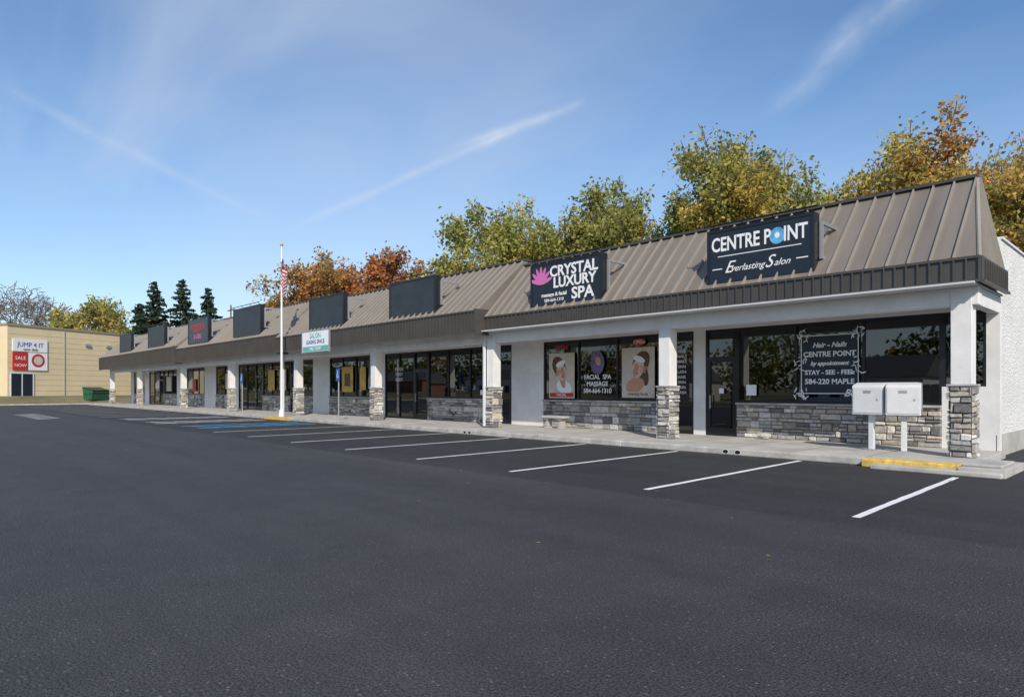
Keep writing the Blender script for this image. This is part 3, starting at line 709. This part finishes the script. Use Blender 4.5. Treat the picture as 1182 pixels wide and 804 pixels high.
def conifer(x,y,H,Wd,seed):
    rg=np.random.default_rng(seed); R=random.Random(seed); e=empty('pine_tree',(x,y,gz(x,y)-.1))
    S=[((0,0,0),(0,0,H),.25,.02)]; C=[]
    z=H*.1
    while z<H*.99:
        t=1-(z-H*.1)/(H*.9); Lb=Wd/2*(t**.85)*1.0+.12
        for k in range(6):
            a=R.uniform(0,6.28); l=Lb*R.uniform(.5,1.25)
            tip=np.array((math.cos(a)*l,math.sin(a)*l,z-.15*l+.1)); S.append(((0,0,z),tuple(tip),.04,.012))
            m=int(22*l)+6; f=rg.uniform(.15,1,m)[:,None]; C.append(np.array([[0,0,z]])*(1-f)+tip*f+rg.normal(size=(m,3))*np.array([.14,.14,.10])*(1.2-f*.5)-np.array([0,0,.1]))
        z+=H*.034
    S=[(np.array(a),np.array(b_),c,d) for a,b_,c,d in S]
    V,F=tubes(S,5); fastmesh('trunk_and_limbs',V,F,M_bark,e,cols=np.tile([[.08,.06,.05,1.]],(len(V),1)))
    C=np.concatenate(C); V,F=leafquads(C,.30,rg,droop=.4); c4=np.ones((len(C),4)); c4[:,:3]=np.array([.06,.09,.06])*rg.uniform(.5,1.5,(len(C),1))
    fastmesh('foliage',V,F,M_leaf,e,cols=np.repeat(c4,4,0))
conifer(-99.4,25.9,15.8,10,1); conifer(-97,28.9,16.1,9.5,2); conifer(-94.9,31.6,15.0,9,3); conifer(-103,25,13,8,4)

# distant woods (one object)
C=[];col=[]
def blob(x,y,h,w,c,n):
    p=rng.normal(size=(n,3)); p/=np.linalg.norm(p,axis=1,keepdims=True); p*=rng.uniform(.55,1.0,(n,1))*(1+.25*np.sin(p[:,:1]*5+x)*np.cos(p[:,2:]*4+y))
    q=p*np.array([w/2,w/2,h*.5])+np.array([x,y,h*.52+gz(x,y)]); C.append(q); col.append(np.array(c)*rng.uniform(.6,1.3,(n,1)))
pals=GR+YG_+OR+[(.10,.13,.05)]*4
for x in np.arange(-330,160,9):
    blob(x+rng.uniform(-3,3),-82+rng.uniform(-6,6),rng.uniform(9,15),rng.uniform(12,16),pals[rng.integers(len(pals))],1000)
for yv in np.arange(-75,120,9):
    blob(-250+rng.uniform(-8,8),yv,rng.uniform(6,10),rng.uniform(9,13),pals[rng.integers(len(pals))],220)
for x in np.arange(-240,-60,9):
    if not(-105<x<-85): blob(x,95+rng.uniform(-8,8),rng.uniform(6,9),rng.uniform(9,13),(GR+YG_)[rng.integers(7)],220)
for x in np.arange(-62,12,3.2): blob(x,54+rng.uniform(-4,6),rng.uniform(6.5,9),6.5,(GR+YG_)[rng.integers(7)],700)
C=np.concatenate(C);col=np.concatenate(col)
V,F=leafquads(C,.6,rng); c4=np.ones((len(C),4)); c4[:,:3]=col
fastmesh('distant_trees',V,F,M_leaf,cols=np.repeat(c4,4,0))

# fallen leaves along the kerb and lot edge
n=420; xx=rng.uniform(-60,2,n); yy=13.97-np.abs(rng.normal(size=n))*.25
C=np.stack([xx,yy,np.full(n,.008)],1); C=np.concatenate([C,np.stack([rng.uniform(-25,2,90),rng.uniform(4,13.8,90),np.full(90,.008)],1)])
a=rng.uniform(0,6.28,len(C)); u=np.stack([np.cos(a),np.sin(a),rng.uniform(-.1,.1,len(C))],1)*.035; w_=np.stack([-np.sin(a),np.cos(a),rng.uniform(-.1,.1,len(C))],1)*.022
V=np.stack([C-u,C-w_,C+u,C+w_],1).reshape(-1,3); c4=np.ones((len(C),4)); c4[:,:3]=np.array([(.35,.22,.07),(.25,.14,.05),(.42,.33,.1)])[rng.integers(0,3,len(C))]
fastmesh('fallen_leaves',V,np.arange(len(V)).reshape(-1,4),M_leaf,cols=np.repeat(c4,4,0))

# utility line
up=empty('utility_pole',(-104,38,0))
cyl('pole',(0,0,0),(0,0,14.8),.16,.11,M_hair,up,8); boxes('crossarm',[(-1.2,1.2,-.06,.06,13.9,14.05)],M_hair,up)
pl=[Vector((-104,38,14.1)).lerp(Vector((-60,48,15.2)),t)-Vector((0,0,4*1.2*t*(1-t))) for t in np.linspace(0,1,10)]
for a,b_ in zip(pl[:-1],pl[1:]): cyl('wire',a-Vector((-104,38,0)),b_-Vector((-104,38,0)),.03,.03,M_black,up,4)

# ------------------------------------------------------------------ world & sun
sun_el=math.radians(36); sd=Vector((.74,-.55)).normalized()
az=math.atan2(sd.x,sd.y)
w=bpy.data.worlds.new('World'); sc.world=w; w.use_nodes=True
N=w.node_tree.nodes; L=w.node_tree.links; bg=N['Background']
sky=N.new('ShaderNodeTexSky'); sky.sky_type='NISHITA'; sky.sun_disc=False; sky.sun_elevation=sun_el; sky.sun_rotation=az
sky.air_density=1.0; sky.dust_density=.5; sky.ozone_density=3.0
bg.inputs['Strength'].default_value=.15
tc=N.new('ShaderNodeTexCoord'); G=tc.outputs['Generated']
sx=N.new('ShaderNodeSeparateXYZ'); L.new(G,sx.inputs[0])
den=math2('ADD',sx.outputs[2],.25)
cb=N.new('ShaderNodeCombineXYZ'); L.new(math2('DIVIDE',sx.outputs[0],den),cb.inputs[0]); L.new(math2('DIVIDE',sx.outputs[1],den),cb.inputs[1])
mp=N.new('ShaderNodeMapping'); mp.inputs['Rotation'].default_value=(0,0,math.radians(35)); mp.inputs['Scale'].default_value=(.55,1.5,1); L.new(cb.outputs[0],mp.inputs[0])
n1=noise(1.0,5,.55,mp.outputs[0]); n1.inputs['Distortion'].default_value=.5
n2=noise(.7,2,.5,cb.outputs[0])
wisp=math2('MULTIPLY',mapr(n1.outputs['Fac'],.38,.75,0,.55),mapr(n2.outputs['Fac'],.35,.65,.2,1))
nn=noise(6,4,.6,G); nb=noise(14,3,.6,G)
def contrail(d1,d2,wd,amt,ext=.02):
    d1=Vector(d1).normalized();d2=Vector(d2).normalized();n=d1.cross(d2).normalized();m=(d1+d2).normalized();al=n.cross(m).normalized();half=d2.dot(al)
    nz=math2('MULTIPLY',math2('SUBTRACT',nn.outputs['Fac'],.5),wd*1.8)
    v=N.new('ShaderNodeVectorMath'); v.operation='DOT_PRODUCT'; L.new(G,v.inputs[0]); v.inputs[1].default_value=n
    ds=math2('ABSOLUTE',math2('ADD',v.outputs['Value'],nz),0)
    v2=N.new('ShaderNodeVectorMath'); v2.operation='DOT_PRODUCT'; L.new(G,v2.inputs[0]); v2.inputs[1].default_value=al
    v3=N.new('ShaderNodeVectorMath'); v3.operation='DOT_PRODUCT'; L.new(G,v3.inputs[0]); v3.inputs[1].default_value=m
    a=mapr(ds,0,wd,1,0); b_=mapr(math2('ABSOLUTE',v2.outputs['Value'],0),abs(half)*.6,abs(half)*1.05+ext,1,0); c=mapr(v3.outputs['Value'],.0,.3,0,1)
    return math2('MULTIPLY',math2('MULTIPLY',math2('MULTIPLY',math2('POWER',a,1.5),b_),math2('MULTIPLY',c,amt)),mapr(nb.outputs['Fac'],.35,.65,.35,1))
c1=contrail((-.956,.4451,.2507),(-.6624,.7548,.4373),.011,.42)
c2=contrail((-.4422,.987,.4467),(-.29,1.15,.62),.03,.40)
c3=contrail((-1.2678,.1161,.4667),(-.98,.42,.26),.012,.22)
c4_=contrail((-.80,.61,.365),(-.6624,.7548,.4373),.010,.30)
tot=math2('MINIMUM',math2('ADD',math2('ADD',wisp,c1),math2('ADD',math2('ADD',c2,c4_),c3)),.85)
hz=math2('POWER',mapr(sx.outputs[2],0,.45,1,0),1.8)
hs=N.new('ShaderNodeHueSaturation'); hs.inputs['Saturation'].default_value=1.12; hs.inputs['Value'].default_value=1.08; L.new(sky.outputs[0],hs.inputs['Color'])
mx1=N.new('ShaderNodeMix'); mx1.data_type='RGBA'; L.new(math2('MULTIPLY',hz,.5),mx1.inputs['Factor']); L.new(hs.outputs[0],mx1.inputs['A']); mx1.inputs['B'].default_value=(4.0,4.7,5.6,1)
mx2=N.new('ShaderNodeMix'); mx2.data_type='RGBA'; L.new(tot,mx2.inputs['Factor']); L.new(mx1.outputs['Result'],mx2.inputs['A']); mx2.inputs['B'].default_value=(4.5,5.0,5.8,1)
L.new(mx2.outputs['Result'],bg.inputs['Color'])
w.cycles.sampling_method='MANUAL'; w.cycles.sample_map_resolution=512

sl=bpy.data.lights.new('sun','SUN'); sl.energy=4.4; sl.angle=math.radians(.5); sl.color=(1,.92,.81)
so=bpy.data.objects.new('sun',sl); link(so)
S3=Vector((sd.x*math.cos(sun_el),sd.y*math.cos(sun_el),math.sin(sun_el)))
so.rotation_euler=S3.to_track_quat('Z','Y').to_euler(); so.location=(20,-20,40)

cam=bpy.data.cameras.new('camera'); cam.sensor_width=36; cam.lens=22.84; cam.shift_y=.0406; cam.clip_end=4000
co=bpy.data.objects.new('camera',cam); co.location=(0,0,1.5); co.rotation_euler=(math.radians(90),0,math.radians(46.53)); link(co)
sc.camera=co
